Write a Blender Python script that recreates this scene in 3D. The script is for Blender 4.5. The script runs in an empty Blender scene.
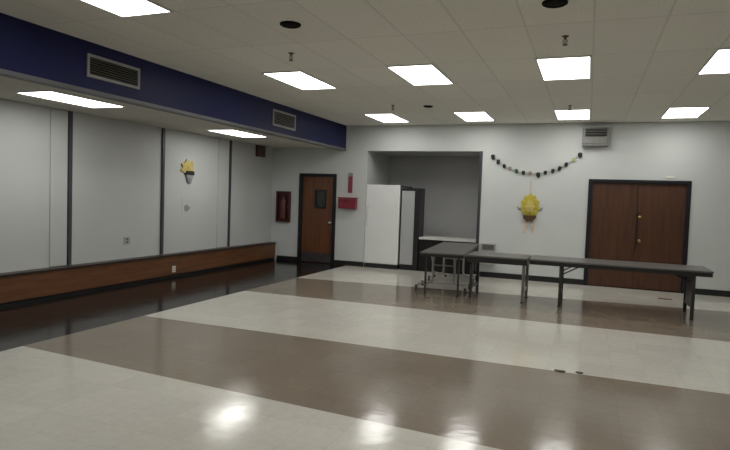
import bpy, bmesh, math, random
from mathutils import Vector, Matrix
random.seed(7)
S = bpy.context.scene
COL = S.collection
PI = math.pi

# ------------------------------------------------------------------ materials
def new_mat(name):
    m = bpy.data.materials.new(name); m.use_nodes = True
    nt = m.node_tree
    return m, nt, nt.nodes['Principled BSDF']

def coords(nt, kind='Object', scale=(1, 1, 1), rot=(0, 0, 0), loc=(0, 0, 0)):
    tc = nt.nodes.new('ShaderNodeTexCoord'); mp = nt.nodes.new('ShaderNodeMapping')
    mp.inputs['Scale'].default_value = scale; mp.inputs['Rotation'].default_value = rot
    mp.inputs['Location'].default_value = loc
    nt.links.new(tc.outputs[kind], mp.inputs['Vector'])
    return mp.outputs['Vector']

def noise(nt, vec, scale, detail=3, rough=.5):
    n = nt.nodes.new('ShaderNodeTexNoise')
    n.inputs['Scale'].default_value = scale; n.inputs['Detail'].default_value = detail
    n.inputs['Roughness'].default_value = rough
    nt.links.new(vec, n.inputs['Vector'])
    return n.outputs['Fac']

def ramp(nt, fac, stops):
    r = nt.nodes.new('ShaderNodeValToRGB')
    e = r.color_ramp.elements
    while len(e) < len(stops): e.new(.5)
    for el, (p, c) in zip(e, stops):
        el.position = p; el.color = (*c, 1)
    nt.links.new(fac, r.inputs['Fac'])
    return r.outputs['Color']

def bump(nt, b, height, strength=.1, dist=.01):
    n = nt.nodes.new('ShaderNodeBump')
    n.inputs['Strength'].default_value = strength; n.inputs['Distance'].default_value = dist
    nt.links.new(height, n.inputs['Height']); nt.links.new(n.outputs['Normal'], b.inputs['Normal'])

def paint(name, c, rough=.5, var=.06, scale=6, spec=.5, metal=0, bmp=0):
    m, nt, b = new_mat(name)
    v = coords(nt)
    f = noise(nt, v, scale)
    lo = tuple(x * (1 - var) for x in c); hi = tuple(min(1, x * (1 + var)) for x in c)
    nt.links.new(ramp(nt, f, [(.3, lo), (.7, hi)]), b.inputs['Base Color'])
    b.inputs['Roughness'].default_value = rough; b.inputs['Metallic'].default_value = metal
    b.inputs['Specular IOR Level'].default_value = spec
    if bmp: bump(nt, b, noise(nt, v, 60, 4), bmp, .01)
    return m

def wood(name, dark, light, axis, rough=.35, scale=1.0):
    m, nt, b = new_mat(name)
    sc = [9, 9, 9]; sc[axis] = .7
    v = coords(nt, scale=tuple(s * scale for s in sc))
    f = noise(nt, v, 2.2, 6, .6)
    nt.links.new(ramp(nt, f, [(.25, dark), (.5, tuple((a + c) / 2 for a, c in zip(dark, light))), (.75, light)]), b.inputs['Base Color'])
    b.inputs['Roughness'].default_value = rough
    bump(nt, b, f, .05, .01)
    return m

def floor_tile(name, c, tile=.305, rough=.135, var=.04, spec=.46):
    m, nt, b = new_mat(name)
    v = coords(nt)
    br = nt.nodes.new('ShaderNodeTexBrick')
    br.offset = 0; br.squash = 1
    br.inputs['Scale'].default_value = 1
    br.inputs['Mortar Size'].default_value = .0012
    br.inputs['Brick Width'].default_value = tile; br.inputs['Row Height'].default_value = tile
    br.inputs['Color1'].default_value = (*[x * (1 - var) for x in c], 1)
    br.inputs['Color2'].default_value = (*[min(1, x * (1 + var)) for x in c], 1)
    br.inputs['Mortar'].default_value = (*[x * .75 for x in c], 1)
    nt.links.new(v, br.inputs['Vector'])
    f = noise(nt, v, 14, 5, .65)
    mx = nt.nodes.new('ShaderNodeMix'); mx.data_type = 'RGBA'; mx.blend_type = 'MULTIPLY'
    mx.inputs['Factor'].default_value = 1
    nt.links.new(br.outputs['Color'], mx.inputs['A'])
    nt.links.new(ramp(nt, f, [(.3, (.9, .9, .9)), (.7, (1, 1, 1))]), mx.inputs['B'])
    nt.links.new(mx.outputs['Result'], b.inputs['Base Color'])
    rf = noise(nt, v, 2.3, 4)
    mr = nt.nodes.new('ShaderNodeMapRange')
    mr.inputs['From Min'].default_value = .3; mr.inputs['From Max'].default_value = .7
    mr.inputs['To Min'].default_value = rough * .75; mr.inputs['To Max'].default_value = rough * 1.3
    nt.links.new(rf, mr.inputs['Value']); nt.links.new(mr.outputs['Result'], b.inputs['Roughness'])
    b.inputs['Specular IOR Level'].default_value = spec
    bump(nt, b, noise(nt, v, 9, 2), .20, .006)
    return m

def ceiling_tile(name, c, w, l, ox, oy):
    m, nt, b = new_mat(name)
    v = coords(nt, loc=(-ox, -oy, 0))
    br = nt.nodes.new('ShaderNodeTexBrick'); br.offset = 0; br.squash = 1
    br.inputs['Scale'].default_value = 1
    br.inputs['Mortar Size'].default_value = .011
    br.inputs['Mortar Smooth'].default_value = .2
    br.inputs['Brick Width'].default_value = w; br.inputs['Row Height'].default_value = l
    br.inputs['Color1'].default_value = (*[x * .95 for x in c], 1)
    br.inputs['Color2'].default_value = (*c, 1)
    br.inputs['Mortar'].default_value = (*[x * .84 for x in c], 1)
    nt.links.new(v, br.inputs['Vector'])
    f = noise(nt, v, 45, 4, .7)
    mx = nt.nodes.new('ShaderNodeMix'); mx.data_type = 'RGBA'; mx.blend_type = 'MULTIPLY'
    mx.inputs['Factor'].default_value = 1
    nt.links.new(br.outputs['Color'], mx.inputs['A'])
    nt.links.new(ramp(nt, f, [(.35, (.88, .88, .87)), (.6, (1, 1, 1))]), mx.inputs['B'])
    nt.links.new(mx.outputs['Result'], b.inputs['Base Color'])
    b.inputs['Roughness'].default_value = .9
    b.inputs['Specular IOR Level'].default_value = .2
    bump(nt, b, f, .25, .004)
    return m

def emit(name, c, s):
    m, nt, b = new_mat(name)
    b.inputs['Base Color'].default_value = (.8, .8, .8, 1)
    b.inputs['Emission Color'].default_value = (*c, 1)
    b.inputs['Emission Strength'].default_value = s
    return m

M = {}
M['wall'] = paint('wall_paint', (.60, .625, .61), .6, .03, 1.2, .3, bmp=.04)
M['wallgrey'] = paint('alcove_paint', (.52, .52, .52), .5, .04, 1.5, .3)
M['panel'] = paint('white_panel', (.53, .545, .535), .5, .03, .8, .3)
M['ceiling'] = ceiling_tile('ceiling_tile', (.89, .875, .80), .61, 1.265, -.645, 6.96)
M['soffit'] = paint('soffit_paint', (.62, .60, .54), .8, .04, 2, .2)
M['blue'] = paint('blue_paint', (.011, .014, .070), .5, .10, 1.1, .2)
M['bluelip'] = paint('grey_lip', (.13, .13, .14), .5, .05, 3)
M['black'] = paint('black_vinyl', (.012, .012, .013), .35, .15, 5)
M['light'] = floor_tile('cream_floor_tile', (.62, .60, .535))
M['tan'] = floor_tile('taupe_floor_tile', (.24, .20, .155))
M['border'] = floor_tile('black_floor_tile', (.011, .010, .009), spec=.36)
M['bench'] = wood('brown_laminate', (.085, .032, .012), (.190, .078, .030), 1, .45)
M['benchtop'] = paint('dark_laminate', (.030, .017, .012), .4, .15, 5)
M['door'] = wood('door_veneer', (.085, .028, .011), (.18, .065, .022), 2, .38)
M['door2'] = wood('double_door_veneer', (.045, .018, .008), (.105, .040, .017), 2, .38)
M['frame'] = paint('dark_door_frame', (.014, .013, .018), .5, .1, 5, .25)
M['kick'] = paint('scuffed_kick_plate', (.10, .095, .10), .35, .15, 6, metal=.6)
M['brass'] = paint('brass', (.62, .42, .16), .3, .08, 20, metal=1)
M['steel'] = paint('steel', (.55, .55, .56), .32, .06, 15, metal=1)
M['chrome'] = paint('chrome_tube', (.42, .41, .40), .3, .05, 20, metal=.35)
M['glass'] = paint('dark_pane', (.012, .018, .012), .08, .1, 5)
M['stripdark'] = paint('dark_strip', (.05, .05, .06), .45, .1, 5)
M['redframe'] = paint('dark_red_paint', (.065, .010, .014), .35, .12, 8)
M['red'] = paint('red_paint', (.20, .014, .028), .35, .12, 12)
M['redsign'] = paint('red_sign', (.24, .035, .055), .45, .12, 20)
M['pale'] = paint('pale_pink', (.72, .58, .58), .5, .06, 10)
M['extinguisher'] = paint('brown_red', (.12, .045, .028), .4, .25, 9)
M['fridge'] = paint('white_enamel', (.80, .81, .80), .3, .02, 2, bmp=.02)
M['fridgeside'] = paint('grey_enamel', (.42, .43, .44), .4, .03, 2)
M['blackmetal'] = paint('black_metal', (.015, .014, .016), .4, .12, 8)
M['counter'] = paint('white_counter', (.62, .61, .57), .35, .05, 5)
M['counterbase'] = paint('dark_brown_counter', (.012, .010, .009), .55, .15, 4, .25)
M['tabletop'] = paint('grey_laminate', (.115, .110, .100), .35, .10, 9)
M['tableedge'] = paint('black_edge', (.014, .013, .012), .4, .12, 8)
M['legdark'] = paint('dark_leg_metal', (.030, .029, .028), .38, .12, 9)
M['leggrey'] = paint('grey_leg_metal', (.19, .19, .18), .35, .1, 9, metal=.4)
M['rubber'] = paint('black_rubber', (.012, .012, .012), .6, .1, 9)
M['greybox'] = paint('grey_steel_box', (.42, .42, .41), .5, .05, 4)
M['greydark'] = paint('dark_grille', (.10, .10, .095), .5, .15, 20)
M['greymid'] = paint('grey_housing', (.20, .20, .185), .5, .1, 8)
M['vent'] = paint('vent_frame', (.29, .285, .29), .5, .06, 8)
M['ventslat'] = paint('vent_slat', (.075, .075, .05), .5, .2, 6)
M['ventslat2'] = paint('vent_slat_grey', (.17, .17, .16), .5, .15, 6)
M['yellow'] = paint('yellow_paper', (.52, .43, .07), .8, .18, 14, .1)
M['yellowpale'] = paint('pale_yellow_paper', (.56, .46, .16), .8, .12, 14, .1)
M['brownpaper'] = paint('brown_paper', (.10, .06, .035), .8, .2, 14, .1)
M['pinkpaper'] = paint('pale_peach_paper', (.72, .55, .44), .8, .08, 14, .1)
M['darkpaper'] = paint('dark_paper', (.03, .034, .03), .7, .2, 14, .1)
M['greypaper'] = paint('grey_paper', (.27, .27, .28), .7, .15, 14, .1)
M['white'] = paint('white_paper', (.74, .74, .71), .7, .04, 8, .2)
M['plate'] = paint('ivory_plate', (.78, .74, .62), .4, .04, 10)
M['plategrey'] = paint('grey_plate', (.36, .36, .35), .4, .06, 10)
M['maroon'] = paint('dark_maroon', (.10, .045, .042), .5, .15, 8)
M['fixture'] = paint('black_fixture', (.006, .006, .005), .7, .15, 8, .1)
M['bronze'] = paint('bronze_sprinkler', (.14, .12, .09), .4, .1, 20, metal=.7)
M['lightframe'] = paint('light_trim', (.62, .62, .60), .5, .03, 8)
M['lamp'] = emit('lit_diffuser', (1, .985, .95), 9.0)
M['string'] = paint('string', (.45, .42, .36), .8, .1, 20)
M['scrap'] = paint('brown_scrap', (.16, .055, .035), .6, .2, 20)
M['scuff'] = paint('dark_scrap', (.09, .08, .07), .6, .2, 20)
for i, c in enumerate([(.03, .035, .03), (.05, .032, .025), (.035, .10, .05), (.40, .38, .20), (.30, .24, .20)]):
    M['card%d' % i] = paint('banner_card_%s' % 'abcde'[i], c, .7, .2, 20, .1)

# ------------------------------------------------------------------ geometry helpers
class MB:
    def __init__(self): self.bm = bmesh.new()
    def box(self, x0, x1, y0, y1, z0, z1, bev=0, mat=0):
        r = bmesh.ops.create_cube(self.bm, size=1)
        vs = r['verts']
        for v in vs:
            v.co = Vector(((x0 + x1) / 2 + v.co.x * (x1 - x0), (y0 + y1) / 2 + v.co.y * (y1 - y0), (z0 + z1) / 2 + v.co.z * (z1 - z0)))
        fs = {f for v in vs for f in v.link_faces}
        for f in fs: f.material_index = mat
        if bev:
            es = list({e for v in vs for e in v.link_edges})
            bmesh.ops.bevel(self.bm, geom=es, offset=bev, segments=2, affect='EDGES', profile=.6)
        return self
    def cyl(self, p0, p1, r0, r1=None, n=20, caps=True):
        r1 = r0 if r1 is None else r1
        p0, p1 = Vector(p0), Vector(p1); d = p1 - p0
        q = d.to_track_quat('Z', 'Y').to_matrix().to_4x4()
        mt = Matrix.Translation((p0 + p1) / 2) @ q
        bmesh.ops.create_cone(self.bm, cap_ends=caps, segments=n, radius1=r0, radius2=r1, depth=d.length, matrix=mt)
        return self
    def tube(self, pts, r, n=10):
        pts = [Vector(p) for p in pts]; rings = []
        ref = None
        for i, p in enumerate(pts):
            t = (pts[min(i + 1, len(pts) - 1)] - pts[max(i - 1, 0)]).normalized()
            if ref is None:
                ref = t.orthogonal().normalized()
            ref = (ref - t * ref.dot(t)).normalized(); b = t.cross(ref)
            rings.append([self.bm.verts.new(p + (ref * math.cos(a) + b * math.sin(a)) * r) for a in [2 * PI * k / n for k in range(n)]])
        for a, b in zip(rings, rings[1:]):
            for k in range(n): self.bm.faces.new((a[k], a[(k + 1) % n], b[(k + 1) % n], b[k]))
        self.bm.faces.new(rings[0][::-1]); self.bm.faces.new(rings[-1])
        return self
    def lathe(self, prof, n=28, at=(0, 0, 0), mat=None):
        rings = []
        mt = mat or Matrix.Identity(4)
        for r, z in prof:
            rings.append([self.bm.verts.new(Vector(at) + mt @ Vector((r * math.cos(2 * PI * k / n), r * math.sin(2 * PI * k / n), z))) for k in range(n)])
        for a, b in zip(rings, rings[1:]):
            for k in range(n): self.bm.faces.new((a[k], a[(k + 1) % n], b[(k + 1) % n], b[k]))
        self.bm.faces.new(rings[0][::-1]); self.bm.faces.new(rings[-1])
        return self
    def prism(self, outline, axis, t0, t1, bulge=0):
        # outline in the two axes other than `axis`; thickness t0..t1
        def P(a, b, t):
            if axis == 1: return Vector((a, t, b))
            if axis == 0: return Vector((t, a, b))
            return Vector((a, b, t))
        A = [self.bm.verts.new(P(a, b, t0)) for a, b in outline]
        B = [self.bm.verts.new(P(a, b, t1)) for a, b in outline]
        n = len(A)
        ca = sum(a for a, b in outline) / n; cb = sum(b for a, b in outline) / n
        s = -1 if t0 < t1 else 1
        cA = self.bm.verts.new(P(ca, cb, t0 + s * bulge)); cB = self.bm.verts.new(P(ca, cb, t1))
        for k in range(n):
            j = (k + 1) % n
            self.bm.faces.new((A[k], A[j], B[j], B[k]))
            self.bm.faces.new((A[j], A[k], cA)); self.bm.faces.new((B[k], B[j], cB))
        return self
    def build(self, name, mats, parent=None, smooth=False, loc=None):
        bmesh.ops.recalc_face_normals(self.bm, faces=self.bm.faces)
        me = bpy.data.meshes.new(name); 
        if smooth:
            for f in self.bm.faces: f.smooth = True
        self.bm.to_mesh(me); self.bm.free()
        for m in (mats if isinstance(mats, (list, tuple)) else [mats]): me.materials.append(m)
        o = bpy.data.objects.new(name, me); COL.objects.link(o)
        if parent is not None: o.parent = parent
        if loc is not None: o.location = loc
        if smooth:
            me.set_sharp_from_angle(angle=math.radians(40))
        return o

def thing(name, label, cat, loc=(0, 0, 0), rz=0, group=None):
    o = bpy.data.objects.new(name, None); COL.objects.link(o)
    o.empty_display_size = .1
    o.location = loc; o.rotation_euler = (0, 0, rz)
    o['label'] = label; o['category'] = cat
    if group: o['group'] = group
    return o
def tag(o, label, cat, group=None, kind=None):
    o['label'] = label; o['category'] = cat
    if group: o['group'] = group
    if kind: o['kind'] = kind
    return o
def struct(o, label=None, cat=None):
    o['kind'] = 'structure'
    if label: o['label'] = label
    if cat: o['category'] = cat
    return o
def copy_tree(o, parent=None):
    c = o.copy(); COL.objects.link(c)
    if parent is not None: c.parent = parent
    for ch in list(o.children): copy_tree(ch, c)
    return c

# ------------------------------------------------------------------ room shell
XW, XR, YB, YF, H = -7.45, 4.6, -3.0, 12.62, 3.332
XB, ZB, ZS = -5.454, 2.745, 2.81
XE = -5.35
AX0, AX1, AZ, AY = -4.90, -2.22, 2.742, 14.25      # alcove opening and back

# floor: one mesh of coloured bands
bm = bmesh.new()
def quad(pts, mi):
    f = bm.faces.new([bm.verts.new((x, y, 0)) for x, y in pts]); f.material_index = mi
lines = [(YB, YB), (-.45, -.9), (1.95, 1.35), (4.175, 3.52), (5.90, 5.95), (8.26, 8.34), (10.12, 11.0), (YF, YF)]
cols = [0, 1, 0, 0, 1, 0, 1, 0]
cols = [0, 1, 0, 1, 0, 1, 0]
for (a0, a1), (b0, b1), c in zip(lines, lines[1:], cols):
    quad([(XE, a0), (XR, a1), (XR, b1), (XE, b0)], c)
quad([(XW, YB), (XE, YB), (XE, YF), (XW, YF)], 2)
quad([(AX0, YF), (AX1, YF), (AX1, AY), (AX0, AY)], 0)
mb = MB(); mb.bm.free(); mb.bm = bm
fl = mb.build('floor', [M['light'], M['tan'], M['border']])
struct(fl, 'glossy vinyl tile floor in broad cream and taupe bands with a black border', 'floor')
for p in fl.data.polygons:
    if p.normal.z < 0: p.flip()

ce = MB().box(XB, XR, YB, YF, H, H + .1).build('ceiling', M['ceiling'])
struct(ce, 'grey beige suspended ceiling of rectangular tiles', 'ceiling')
so = MB().box(XW, XB - .12, YB, YF, ZS, ZS + .1).build('ceiling_soffit', M['soffit'])
struct(so, 'lower ceiling strip between the blue bulkhead and the panelled wall', 'ceiling')

# far wall with its openings
DX0, DX1, DZ = -6.665, -5.665, 2.185       # single door outer frame
EX0, EX1 = -.02, 1.835                     # double door outer frame
w = MB()
T = .16
for x0, x1, z0, z1 in [(XW - T, DX0, 0, H), (DX0, DX1, DZ, H), (DX1, AX0, 0, H), (AX0, AX1, AZ, H), (AX1, EX0, 0, H), (EX0, EX1, DZ, H), (EX1, XR + T, 0, H)]:
    w.box(x0, x1, YF, YF + T, z0, z1)
struct(w.build('wall_far', M['wall']), 'white far wall with the doors and the alcove', 'wall')
struct(MB().box(XW - T, XW, YB, YF, 0, H).build('wall_left', M['panel']), 'long white panelled wall above the low brown bench', 'wall')
struct(MB().box(XR, XR + T, YB, YF, 0, H).build('wall_right', M['wall']))
struct(MB().box(XW - T, XR + T, YB - T, YB, 0, H).build('wall_back', M['wall']))
a = MB()
a.box(AX0 - .12, AX0, YF + T, AY + .12, 0, AZ + .1)
a.box(AX1, AX1 + .12, YF + T, AY + .12, 0, AZ + .1)
struct(a.build('wall_alcove_sides', M['wall']))
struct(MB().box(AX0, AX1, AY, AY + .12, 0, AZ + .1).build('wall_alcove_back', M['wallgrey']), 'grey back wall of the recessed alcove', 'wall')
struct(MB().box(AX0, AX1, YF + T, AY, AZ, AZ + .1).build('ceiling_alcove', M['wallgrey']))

# blue bulkhead
b = MB().box(XB - .12, XB, YB, YF, ZB + .03, H)
bk = b.build('wall_bulkhead', M['blue'])
struct(bk, 'dark blue bulkhead running along the ceiling', 'bulkhead')
MB().box(XB - .13, XB + .012, YB, YF, ZB, ZB + .045, .004).build('trim_edge', M['bluelip'], bk)

# baseboards
def base(name, *segs):
    m = MB()
    for s in segs: m.box(*s, .004)
    struct(m.build(name, M['black']))
base('baseboard_far', (XW + .2, DX0, YF - .015, YF, 0, .115), (DX1, AX0, YF - .015, YF, 0, .115), (AX1, EX0, YF - .015, YF, 0, .115), (EX1, XR, YF - .015, YF, 0, .115))
base('baseboard_right', (XR - .015, XR, YB, YF - .015, 0, .115))
base('baseboard_back', (XW + .2, XR - .015, YB, YB + .015, 0, .115))

# dark metal edge of the alcove
struct(MB().box(AX1 - .045, AX1 + .02, YF - .012, YF + T, .115, AZ, .003).build('trim_1', M['stripdark']), 'dark upright edge strip of the alcove', 'trim')

# panelled left wall: dark cover strips and flat pilasters
tn = 2
for y in (2.35, 4.47, 6.57, 8.63, 10.78):
    struct(MB().box(XW, XW + .035, y - .032, y + .032, .45, ZS - .01, .004).build('trim_%d' % tn, M['stripdark']), 'dark upright strip between the white wall panels', 'trim'); tn += 1
for y0, y1 in ((6.23, 6.525), (10.36, 10.735)):
    struct(MB().box(XW, XW + .02, y0, y1, .45, ZS - .01, .004).build('trim_%d' % tn, M['panel']), 'flat white upright board beside a dark strip', 'trim'); tn += 1

# ------------------------------------------------------------------ doors
d = bpy.data.objects.new('door_1', None); COL.objects.link(d); d.location = ((DX0 + DX1) / 2, YF, 0)
struct(d, 'single brown wooden door with a small dark window', 'door')
hw = (DX1 - DX0) / 2
f = MB()
for x0, x1 in ((-hw, -hw + .085), (hw - .085, hw)): f.box(x0, x1, -.03, .14, 0, DZ, .006)
f.box(-hw + .085, hw - .085, -.03, .14, DZ - .075, DZ, .006)
f.build('door_frame', M['frame'], d)
lw = hw - .085
wx0, wx1, wz0, wz1 = -.06, .20, 1.36, 1.77
l = MB()
for s in ((-lw, wx0, .01, DZ - .075), (wx1, lw, .01, DZ - .075), (wx0, wx1, .01, wz0), (wx0, wx1, wz1, DZ - .075)):
    l.box(s[0], s[1], .03, .075, s[2], s[3])
leaf = l.build('door_leaf', M['door'], d)
g = MB()
for s in ((wx0 - .025, wx0 + .01, wz0 - .025, wz1 + .025), (wx1 - .01, wx1 + .025, wz0 - .025, wz1 + .025), (wx0 + .01, wx1 - .01, wz0 - .025, wz0 + .01), (wx0 + .01, wx1 - .01, wz1 - .01, wz1 + .025)):
    g.box(s[0], s[1], .02, .085, s[2], s[3], .003)
g.build('window_frame', M['frame'], leaf)
MB().box(wx0 + .01, wx1 - .01, .045, .055, wz0 + .01, wz1 - .01).build('window_pane', M['glass'], leaf)
MB().box(-lw + .01, lw - .01, .022, .03, .02, .25, .002).build('kick_plate', M['kick'], leaf)
rotY = Matrix.Rotation(PI / 2, 4, 'X')
k = MB(); k.lathe([(.03, 0), (.03, .008), (.012, .012), (.012, .035), (.026, .045), (.03, .06), (.024, .072), (.005, .076)], 20, (lw - .07, .03, 1.0), rotY)
k.build('door_knob', M['steel'], leaf, True)

d = bpy.data.objects.new('door_2', None); COL.objects.link(d); d.location = ((EX0 + EX1) / 2, YF, 0)
struct(d, 'brown wooden double door in a dark frame behind the long table', 'door')
hw = (EX1 - EX0) / 2
f = MB()
for x0, x1 in ((-hw, -hw + .075), (hw - .075, hw)): f.box(x0, x1, -.03, .14, 0, DZ, .006)
f.box(-hw + .075, hw - .075, -.03, .14, DZ - .065, DZ, .006)
f.build('door_frame', M['frame'], d)
lw = hw - .075
for s in (-1, 1):
    leaf = MB().box(min(.003 * s, s * lw), max(.003 * s, s * lw), .03, .075, .012, DZ - .068, .002).build('door_leaf', M['door2'], d)
    if s > 0:
        k = MB(); k.lathe([(.034, 0), (.034, .008), (.014, .012), (.014, .038), (.03, .05), (.034, .066), (.026, .08), (.005, .084)], 20, (.065, .03, .97), rotY)
        k.build('door_knob', M['brass'], leaf, True)
        k = MB(); k.lathe([(.026, 0), (.026, .012), (.018, .018), (.004, .02)], 20, (.055, .03, 1.45), rotY)
        k.build('deadbolt', M['brass'], leaf, True)
        MB().box(.015, .034, .02, .03, .9, 1.55, .002).build('edge_guard', M['frame'], leaf)
    for z in (.3, 1.07, 1.85):
        MB().cyl((s * (lw - .004), .024, z - .05), (s * (lw - .004), .024, z + .05), .009, n=10).build('hinge', M['kick'], leaf)

# ------------------------------------------------------------------ low bench along the left wall
XBF = -7.27
t = thing('radiator_bench', 'long low brown wooden bench cover along the white panelled wall', 'bench', (XW + .003, YF - .02, 0))
L = YF - .02 - YB - .02
MB().box(0, XBF - XW - .02, -L, 0, .055, .41, .004).build('front_panel', M['bench'], t)
MB().box(0, XBF - XW, -L, 0, .41, .442, .005).build('top', M['benchtop'], t)
MB().box(0, XBF - XW - .05, -L, 0, 0, .055).build('toe_kick', M['black'], t)
t = thing('outlet_plate', 'small pale outlet plate on the brown bench front', 'outlet', (XBF - .012, 8.80, .16))
MB().box(0, .008, -.045, .045, -.06, .06, .003).build('plate', M['plate'], t)
for z in (-.025, .025): MB().box(.008, .011, -.018, .018, z - .014, z + .014, .001).build('socket', M['plategrey'], t)
t = thing('outlet_plate', 'small grey outlet plate low on the widest white wall panel', 'outlet', (XW, 7.77, .755))
MB().box(0, .01, -.07, .07, -.06, .06, .003).build('plate', M['plategrey'], t)
for z in (-.025, .025): MB().box(.01, .013, -.02, .02, z - .014, z + .014, .001).build('socket', M['greydark'], t)

# paper decoration on left wall: a paper tulip-like cone
t = thing('hanging_paper_flower', 'yellow paper flower in a grey cone stuck on the white wall panel', 'decoration', (XW, 9.32, 1.80))
ol = [(-.05, .20), (-.20, .25), (-.13, .31), (-.17, .38), (-.08, .39), (-.02, .48), (.06, .42), (.17, .45), (.16, .34), (.19, .22)]
MB().prism(ol, 0, .03, 0, .02).build('petals', M['yellowpale'], t)
MB().prism([(-.06, .17), (.20, .17), (.19, .25), (-.05, .25)], 0, .045, 0).build('rim', M['darkpaper'], t)
MB().prism([(.02, .02), (.09, 0), (.12, .03), (.18, .17), (-.04, .17)], 0, .035, 0, .03).build('cone', M['greypaper'], t)
t = thing('wall_picture', 'small pale drawing sheet with a grey blot below the yellow paper flower', 'drawing', (XW, 9.36, 1.31))
MB().box(0, .006, -.16, .16, -.11, .20, .001).build('sheet', M['panel'], t)
ol = [(.085 * (1 + .25 * math.sin(3 * a + 1)) * math.cos(a) - .02, .062 * (1 + .2 * math.cos(4 * a)) * math.sin(a)) for a in [2 * PI * k / 18 for k in range(18)]]
MB().prism(ol, 0, .009, .006).build('blot', M['greypaper'], t)

# maroon box high on left wall
t = thing('wall_horn', 'small dark maroon box high on the white wall under the soffit', 'alarm', (XW, 11.98, 2.56))
MB().box(0, .09, -.16, .16, -.03, .24, .012).build('body', M['maroon'], t)
g = MB()
for k in range(5): g.box(.09, .096, -.09, .09, .04 + k * .035, .055 + k * .035)
g.build('grille', M['redframe'], t)

# ------------------------------------------------------------------ far wall fittings
t = thing('extinguisher_cabinet', 'dark red fire extinguisher cabinet on the wall beside the single door', 'fire cabinet', (-7.085, YF, .965))
f = MB()
for s in ((-.195, -.15, 0, .765), (.15, .195, 0, .765), (-.15, .15, 0, .05), (-.15, .15, .715, .765)): f.box(s[0], s[1], -.07, 0, s[2], s[3], .004)
f.build('cabinet_frame', M['redframe'], t)
MB().box(-.15, .15, -.01, 0, .05, .715).build('back', M['redframe'], t)
e = MB(); e.lathe([(.05, 0), (.062, .015), (.062, .40), (.05, .45), (.02, .47), (.02, .52), (.004, .52)], 20, (.02, -.072, .09))
ex = e.build('extinguisher_body', M['extinguisher'], t, True)
MB().box(.0, .04, -.1, -.05, .61, .64, .004).build('valve', M['blackmetal'], ex)
MB().box(.135, .152, -.078, -.07, .34, .42, .002).build('latch', M['kick'], t)

t = thing('wall_mounted_box', 'red box mounted on the white wall beside the single door', 'alarm', (-5.33, YF, 1.365))
MB().box(-.215, .225, -.16, 0, 0, .235, .02).build('body', M['red'], t)
MB().box(-.225, .235, -.17, 0, .235, .27, .01).build('lid', M['redsign'], t)
MB().box(-.03, .03, -.168, -.16, .16, .22, .003).build('latch', M['redframe'], t)
t = thing('wall_sign', 'narrow upright red sign above the red wall box', 'sign', (-5.305, YF, 1.74))
MB().box(-.055, .055, -.02, 0, 0, .475, .004).build('panel', M['redsign'], t)
MB().box(-.05, .05, -.026, 0, .395, .47, .003).build('top_plate', M['greypaper'], t)

# speaker box near ceiling
t = thing('wall_speaker', 'grey speaker box high on the far wall beside the paper banner', 'speaker', (.06, YF, 2.845))
MB().box(-.245, .245, -.16, 0, 0, .375, .012).build('housing', M['greymid'], t)
g = MB()
for k in range(5): g.box(-.19, .21, -.172, -.155, .19 + k * .033, .212 + k * .032, .002)
g.build('grille', M['fixture'], t)
MB().box(-.20, .22, -.175, -.16, .045, .15, .006).build('lower_panel', M['greymid'], t)
t = tag(MB().box(-.07, .07, -.02, 0, 0, .04, .006).build('wall_plate', M['plate'], loc=(1.46, YF, 2.225)), 'tiny beige plate on the wall above the double door', 'plate')

# banner
pix = [(85, 92), (125, 132), (168, 170), (205, 188), (250, 205), (298, 218), (345, 222), (397, 227), (447, 215), (495, 200), (540, 180), (580, 155), (622, 125), (662, 88)]
sx0, sx1 = -1.98, -.215
def bx(p): return sx0 + (sx1 - sx0) * (p[0] - 85) / (662 - 85)
# heights read along the wall (metres)
zs = [2.585, 2.48, 2.38, 2.33, 2.28, 2.245, 2.235, 2.215, 2.255, 2.295, 2.35, 2.43, 2.525, 2.635]
t = thing('paper_banner', 'drooping string of small dark paper cards across the far wall', 'banner', (-1.1, YF, 2.2))
pts = [(bx(p) + 1.1, -.02, z - 2.2 + .05) for p, z in zip(pix, zs)]
MB().tube(pts, .005, 6).build('string', M['string'], t)
cc = [0, 0, 0, 4, 2, 0, 4, 0, 0, 0, 0, 0, 3, 0]
for k, (p, c) in enumerate(zip(pts, cc)):
    h = [.062, .062, .05, .042, .055, .05, .045, .065, .05, .055, .055, .05, .045, .062][k]
    h *= .85; s = .037 if k not in (0, 13, 7) else .045
    o = MB().prism([(-s, .0), (-s * .8, -h * 1.4), (0, -h * 1.9), (s * .8, -h * 1.4), (s, 0), (0, .02)], 1, -.008, .008).build('card', M['card%d' % c], t)
    o.location = (p[0], p[1] - .012, p[2] + .02)
    o.rotation_euler = (0, random.uniform(-.3, .3), random.uniform(-.15, .15))

# yellow paper ornament
t = thing('paper_star', 'yellow paper ornament with brown fringe and two streamers under the banner', 'decoration', (-1.155, YF, 1.02))
ol = []
for k in range(22):
    a_ = 2 * PI * k / 22 + PI / 2
    r = 1.0 if k % 2 == 0 else .84
    ol.append((.20 * r * math.cos(a_), .55 + (.29 if math.sin(a_) > 0 else .24) * r * math.sin(a_)))
MB().prism(ol, 1, -.03, 0, .05).build('body', M['yellow'], t)
ol = []
for k in range(12):
    a_ = 2 * PI * k / 12
    r = 1.0 if k % 2 == 0 else .7
    ol.append((.105 * r * math.cos(a_), .55 + .15 * r * math.sin(a_)))
MB().prism(ol, 1, -.075, -.04, .015).build('rosette', M['yellowpale'], t)
ol = [(-.13, .37), (-.12, .30), (-.08, .27), (-.045, .235), (0, .26), (.05, .235), (.085, .275), (.125, .305), (.135, .37)]
MB().prism(ol, 1, -.055, -.005).build('fringe', M['brownpaper'], t)
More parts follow.
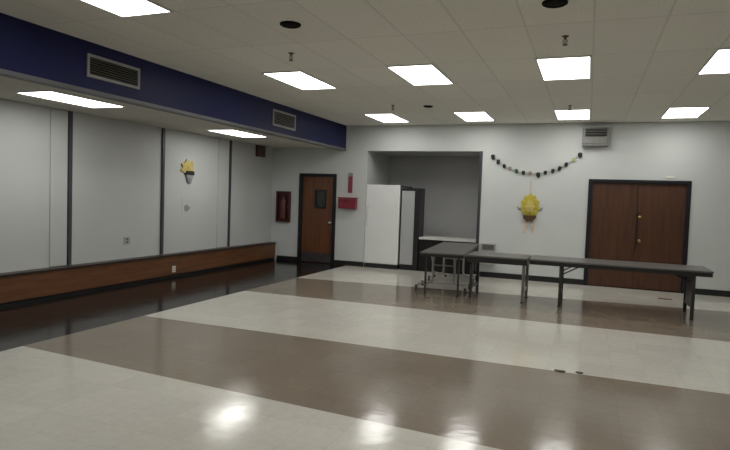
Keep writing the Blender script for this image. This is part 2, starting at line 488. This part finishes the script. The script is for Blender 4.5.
for s in (-1, 1):
    m = MB()
    pts = [(s * (.06 + .035 * q / 5), -.014 + .008 * math.sin(q * 2), .27 - q * .052) for q in range(6)]
    for p, q in zip(pts, pts[1:]):
        m.prism([(p[0] - .024, p[2]), (p[0] + .024, p[2]), (q[0] + .024, q[2]), (q[0] - .024, q[2])], 1, p[1] - .004, p[1] + .004)
    m.box(pts[-1][0] - .03, pts[-1][0] + .03, -.02, -.006, pts[-1][2] - .02, pts[-1][2] + .005, .003)
    m.build('streamer', M['pinkpaper'], t)
for s in (-1, 1):
    MB().prism([(s * .17, .50), (s * .22, .53), (s * .265, .55), (s * .255, .49), (s * .21, .46)], 1, -.012, -.003).build('paper_leaf', M['greypaper'], t)
MB().box(-.006, .006, -.012, -.004, .83, 1.16).build('hanger', M['pinkpaper'], t)

# low grey box beside the alcove
t = thing('wall_heater', 'low pale grey metal box on the wall beside the alcove behind the tables', 'heater', (-2.0, YF, .28))
MB().box(-.17, .17, -.13, -.001, 0, .47, .008).build('housing', M['greybox'], t)
g = MB()
for k in range(5): g.box(-.10, .15, -.138, -.128, .33 + k * .024, .345 + k * .024)
g.build('vent_slats', M['greydark'], t)

# ------------------------------------------------------------------ alcove contents
t = thing('refrigerator', 'tall white refrigerator standing in the alcove opening', 'refrigerator', (-4.48, 13.12, 0))
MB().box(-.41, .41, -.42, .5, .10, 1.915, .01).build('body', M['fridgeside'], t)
dr = MB().box(-.415, .415, -.50, -.425, .105, 1.955, .014).build('door', M['fridge'], t)
m = MB(); m.tube([(-.34, -.50, 1.0), (-.34, -.535, 1.02), (-.34, -.535, 1.42), (-.34, -.50, 1.44)], .012, 8)
m.build('handle', M['fridge'], dr, True)
MB().box(-.412, .41, -.495, .48, 0, .10).build('toe_grille', M['blackmetal'], t)
MB().box(-.40, .41, -.40, .5, 1.915, 1.945, .004).build('top_cap', M['blackmetal'], t)
t = thing('tall_cabinet', 'tall grey fronted cabinet with black frame between the white refrigerator and the counter', 'cabinet', (-3.815, 12.88, 0))
MB().box(-.22, .22, -.20, .22, .06, 1.90, .006).build('body', M['blackmetal'], t)
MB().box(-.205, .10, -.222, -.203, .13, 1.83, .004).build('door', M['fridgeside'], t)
MB().box(.11, .215, -.222, -.203, .08, 1.88, .004).build('side_stile', M['blackmetal'], t)
MB().box(-.21, .21, -.19, .21, 0, .06).build('plinth', M['rubber'], t)
t = thing('serving_counter', 'low dark serving counter with a white ledge across the alcove opening', 'counter', (-2.92, 12.95, 0))
MB().box(-.66, .68, -.25, .28, 0, .735).build('base', M['counterbase'], t)
MB().box(-.66, .685, -.29, .30, .735, .785, .006).build('worktop', M['counter'], t)

# ------------------------------------------------------------------ tables
def caster(m, x, y, r=.045):
    m.cyl((x - .014, y, r), (x + .014, y, r), r, n=18)
def folding_table(name, label, x0, x1, y0, y1, legs, mleg, brace):
    cx, cy = (x0 + x1) / 2, (y0 + y1) / 2
    t = thing(name, label, 'table', (cx, cy, 0), 0, 'folding tables along the far wall')
    hx, hy = (x1 - x0) / 2, (y1 - y0) / 2
    MB().box(-hx, hx, -hy, hy, .715, .742, .006).build('tabletop', M['tabletop'], t)
    a = MB()
    az = .655 if brace else .625
    a.box(-hx + .012, hx - .012, -hy + .006, -hy + .03, az, .715); a.box(-hx + .012, hx - .012, hy - .03, hy - .006, az, .715)
    a.box(-hx + .006, -hx + .03, -hy + .03, hy - .03, az, .715); a.box(hx - .03, hx - .006, -hy + .03, hy - .03, az, .715)
    a.build('apron', M['tableedge'], t)
    for x, panel, mm in legs:
        x -= cx
        for s in (-1, 1):
            y = s * (hy - .075)
            lg = MB().box(x - .024, x + .024, y - .024, y + .024, .012, .715, .004).build('leg', mm, t)
            MB().cyl((x, y, 0), (x, y, .012), .03, n=14).build('foot', M['rubber'], lg)
        cr = MB().box(x - .014, x + .014, -hy + .1, hy - .1, .16, .2)
        if panel: cr.box(x - .008, x + .008, -hy + .1, hy - .1, .2, .69)
        cr.build('cross_panel' if panel else 'cross_bar', mm, t)
        if brace:
            sg = 1 if x < 0 else -1
            for s in (-1, 1):
                y = s * (hy - .075)
                MB().tube([(x + sg * .02, y, .52), (x + sg * .34, y, .70)], .011, 8).build('brace', mm, t)
    return t
folding_table('folding_table', 'long dark grey folding table standing before the double door', -.855, 1.76, 9.64, 10.46,
              [(-.36, False, M['legdark']), (1.52, True, M['legdark'])], None, True)
folding_table('folding_table', 'short grey folding table joining the long table to the wheeled table', -1.885, -.885, 9.64, 10.42,
              [(-.94, False, M['leggrey'])] + [(-1.80, False, M['legdark'])], None, False)
# wheeled cafeteria table, end-on to the alcove
t = thing('wheeled_table', 'grey topped table on a wheeled chrome frame, end-on to the alcove', 'table', (-2.41, 10.93, 0), math.radians(4.8))
hx, hy = .38, 1.33
MB().box(-hx, hx, -hy, hy, .715, .742, .006).build('tabletop', M['tabletop'], t)
a = MB()
for s in (-1, 1):
    a.box(-hx + .01, hx - .01, s * (hy - .018) - .012, s * (hy - .018) + .012, .67, .715); a.box(s * (hx - .018) - .012, s * (hx - .018) + .012, -hy + .03, hy - .03, .67, .715)
a.build('apron', M['tableedge'], t)
for yc in (-.62, .72):
    fr = MB()
    for s in (-1, 1):
        x = s * .20 - .06
        fr.tube([(x, yc, .70), (x, yc, .20), (x + s * .015, yc, .14), (x + s * .05, yc, .115), (x + s * .10, yc, .11)], .021, 10)
        for q in (-1, 1):
            fr.tube([(x + s * .02, yc, .13), (x + s * .12, yc + q * .07, .125), (x + s * .20, yc + q * .18, .12), (x + s * .24, yc + q * .33, .105)], .015, 8)
            fr.tube([(x, yc + q * .01, .42), (x, yc + q * .10, .55), (x, yc + q * .30, .69)], .011, 8)
    fr.tube([(-.28, yc, .125), (.16, yc, .125)], .016, 8)
    fr.tube([(-.26, yc, .45), (.14, yc, .45)], .012, 8)
    fo = fr.build('frame', M['chrome'], t, True)
    for s in (-1, 1):
        for q in (-1, 1):
            x = s * .44 - .06; y = yc + q * .33
            c = MB(); caster(c, x, y, .042); c.box(x - .02, x + .02, y - .014, y + .014, .078, .105, .003)
            c.build('caster', M['rubber'], fo)
for s in (-1, 1):
    MB().box(-.30, -.27, s * 1.22 - .02, s * 1.22 + .02, .045, .70, .003).build('leg', M['legdark'], t)
    MB().box(.27, .30, s * 1.22 - .02, s * 1.22 + .02, .045, .70, .003).build('leg', M['legdark'], t)
for o in [c for c in t.children if c.name.startswith('leg')]:
    x, y = [(v.co.x, v.co.y) for v in o.data.vertices][0]
    xs = [v.co.x for v in o.data.vertices]; ys = [v.co.y for v in o.data.vertices]
    MB().cyl((sum(xs) / len(xs), sum(ys) / len(ys), 0), (sum(xs) / len(xs), sum(ys) / len(ys), .045), .024, n=12).build('foot', M['rubber'], o)

# ------------------------------------------------------------------ floor litter
def scrap(x, y, r, sq, m, label):
    ol = [(r * (1 + .35 * math.sin(2.3 * k + x)) * math.cos(2 * PI * k / 9), sq * r * (1 + .35 * math.cos(1.7 * k)) * math.sin(2 * PI * k / 9)) for k in range(9)]
    tag(MB().prism(ol, 2, .012, .001, .006).build('paper_scrap', m, loc=(x, y, 0)), label, 'scrap')
scrap(-.18, 5.93, .05, .4, M['scuff'], 'dark scrap on the taupe band edge, the bigger of two')
scrap(.0, 5.96, .035, .5, M['scuff'], 'tiny dark scrap on the taupe band edge, the smaller of two')
scrap(1.36, 11.6, .10, .5, M['scrap'], 'reddish brown scrap on the cream floor before the double door')

# ------------------------------------------------------------------ ceiling fixtures
def light_proto(w, l):
    t = thing('ceiling_light', '', 'ceiling light')
    f = MB(); e = .02
    f.box(-w / 2 - e, -w / 2, -l / 2 - e, l / 2 + e, -.014, 0); f.box(w / 2, w / 2 + e, -l / 2 - e, l / 2 + e, -.014, 0)
    f.box(-w / 2, w / 2, -l / 2 - e, -l / 2, -.014, 0); f.box(-w / 2, w / 2, l / 2, l / 2 + e, -.014, 0)
    f.build('frame', M['lightframe'], t)
    MB().box(-w / 2, w / 2, -l / 2, l / 2, -.009, -.002).build('diffuser', M['lamp'], t)
    return t
LW, LL = .572, 1.18
proto = light_proto(LW, LL)
used = False
colx = [-4.305, -2.473, -.642, 1.19]
rowy = [3.215, 6.99, 10.86]
cn = ['nearest the blue bulkhead', 'second from the blue bulkhead', 'third from the blue bulkhead', 'fourth from the blue bulkhead']
rn = ['front row overhead', 'middle row', 'far row by the white wall']
for j, y in enumerate(rowy):
    for i, x in enumerate(colx):
        o = proto if not used else copy_tree(proto)
        used = True
        o.location = (x + LW / 2, y + LL / 2, H)
        o['label'] = 'lit fluorescent panel in the %s, %s' % (rn[j], cn[i])
        o['group'] = 'fluorescent ceiling panels'
for y, s in ((5.13, 'below the larger air vent'), (8.97, 'below the smaller air vent')):
    o = copy_tree(proto)
    o.location = (-6.42, y + LL / 2, ZS)
    o['label'] = 'lit fluorescent panel under the soffit, %s' % s
    o['group'] = 'fluorescent soffit panels'

def round_fix(x, y, r, label):
    t = thing('ceiling_speaker', label, 'ceiling fixture', (x, y, H), 0, 'round black ceiling fixtures')
    m = MB(); m.lathe([(r, 0), (r, -.012), (r * .86, -.02), (r * .8, -.008), (r * .1, -.008)], 28); m.build('rim', M['fixture'], t, True)
    m = MB(); m.lathe([(r * .79, -.009), (r * .5, -.014), (.004, -.016)], 24); m.build('grille', M['fixture'], t, True)
round_fix(-2.826, 5.06, .105, 'round black ceiling fixture beyond the front row, nearer the blue bulkhead')
round_fix(-.346, 5.09, .105, 'round black ceiling fixture before the brightest large light panel')
round_fix(-2.78, 10.10, .085, 'small round dark ceiling fixture just before the far row of lights')

def sprinkler(x, y, label):
    t = thing('fire_sprinkler', label, 'sprinkler', (x, y, H), 0, 'ceiling sprinklers')
    m = MB(); m.lathe([(.035, 0), (.033, -.008), (.012, -.012), (.012, -.03), (.004, -.032)], 16); m.build('collar', M['bronze'], t, True)
    m = MB()
    for s in (-1, 1): m.tube([(s * .01, 0, -.028), (s * .022, 0, -.05), (s * .006, 0, -.085)], .004, 6)
    m.cyl((0, 0, -.03), (0, 0, -.08), .004, n=8); m.build('yoke', M['bronze'], t)
    m = MB(); m.cyl((0, 0, -.085), (0, 0, -.091), .026, n=18); m.build('deflector', M['bronze'], t)
sprinkler(-3.38, 6.09, 'bronze sprinkler head between black fixture and light panel, nearer the bulkhead')
sprinkler(-.30, 6.13, 'bronze sprinkler head before the large light panel nearest the double door')
sprinkler(-3.38, 9.9, 'sprinkler head before the far row light nearest the bulkhead')
sprinkler(-.377, 10.4, 'sprinkler head just before the third light of the far row')

# bulkhead air vents
def vent(y0, y1, z0, z1, slat, label):
    t = thing('air_vent', label, 'vent', (XB, (y0 + y1) / 2, (z0 + z1) / 2), 0, 'bulkhead air vents')
    hy, hz = (y1 - y0) / 2, (z1 - z0) / 2; e = .035
    f = MB()
    f.box(0, .018, -hy, hy, hz - e, hz, .003); f.box(0, .018, -hy, hy, -hz, -hz + e, .003)
    f.box(0, .018, -hy, -hy + e, -hz + e, hz - e, .003); f.box(0, .018, hy - e, hy, -hz + e, hz - e, .003)
    f.build('frame', M['vent'], t)
    MB().box(.0005, .004, -hy + e, hy - e, -hz + e, hz - e).build('duct', M['fixture'], t)
    s = MB(); n = 7
    for k in range(n):
        z = -hz + e + (2 * hz - 2 * e) * (k + .5) / n
        s.prism([(.004, z + .006), (.015, z - .008), (.015, z - .012), (.004, z + .002)], 1, -hy + e, hy - e)
    s.build('slats', slat, t)
vent(5.03, 5.86, 2.928, 3.195, M['ventslat'], 'long olive slatted air vent in the blue bulkhead, the larger of two')
vent(9.2, 10.06, 2.905, 3.205, M['ventslat2'], 'grey air vent in the blue bulkhead, farther along near the single door')

# ------------------------------------------------------------------ world, camera, view
w = bpy.data.worlds.new('World'); S.world = w; w.use_nodes = True
w.node_tree.nodes['Background'].inputs[0].default_value = (.5, .5, .5, 1)
w.node_tree.nodes['Background'].inputs[1].default_value = .0

cam = bpy.data.cameras.new('Camera'); co = bpy.data.objects.new('Camera', cam); COL.objects.link(co)
ya, pi_, ro = [math.radians(v) for v in (21.2081, -2.7831, 2.0119)]
fwd = Vector((-math.sin(ya) * math.cos(pi_), math.cos(ya) * math.cos(pi_), math.sin(pi_)))
r = Vector((math.cos(ya), math.sin(ya), 0)); u = r.cross(fwd)
R = r * math.cos(ro) + u * math.sin(ro); U = u * math.cos(ro) - r * math.sin(ro)
co.matrix_world = Matrix(((R.x, U.x, -fwd.x, 0), (R.y, U.y, -fwd.y, 0), (R.z, U.z, -fwd.z, 1.6535), (0, 0, 0, 1)))
cam.sensor_fit = 'HORIZONTAL'; cam.sensor_width = 36; cam.lens = 573.0992 / 730 * 36
cam.clip_start = .05
S.camera = co
S.view_settings.view_transform = 'Standard'; S.view_settings.look = 'None'
S.view_settings.exposure = 0; S.view_settings.gamma = 1
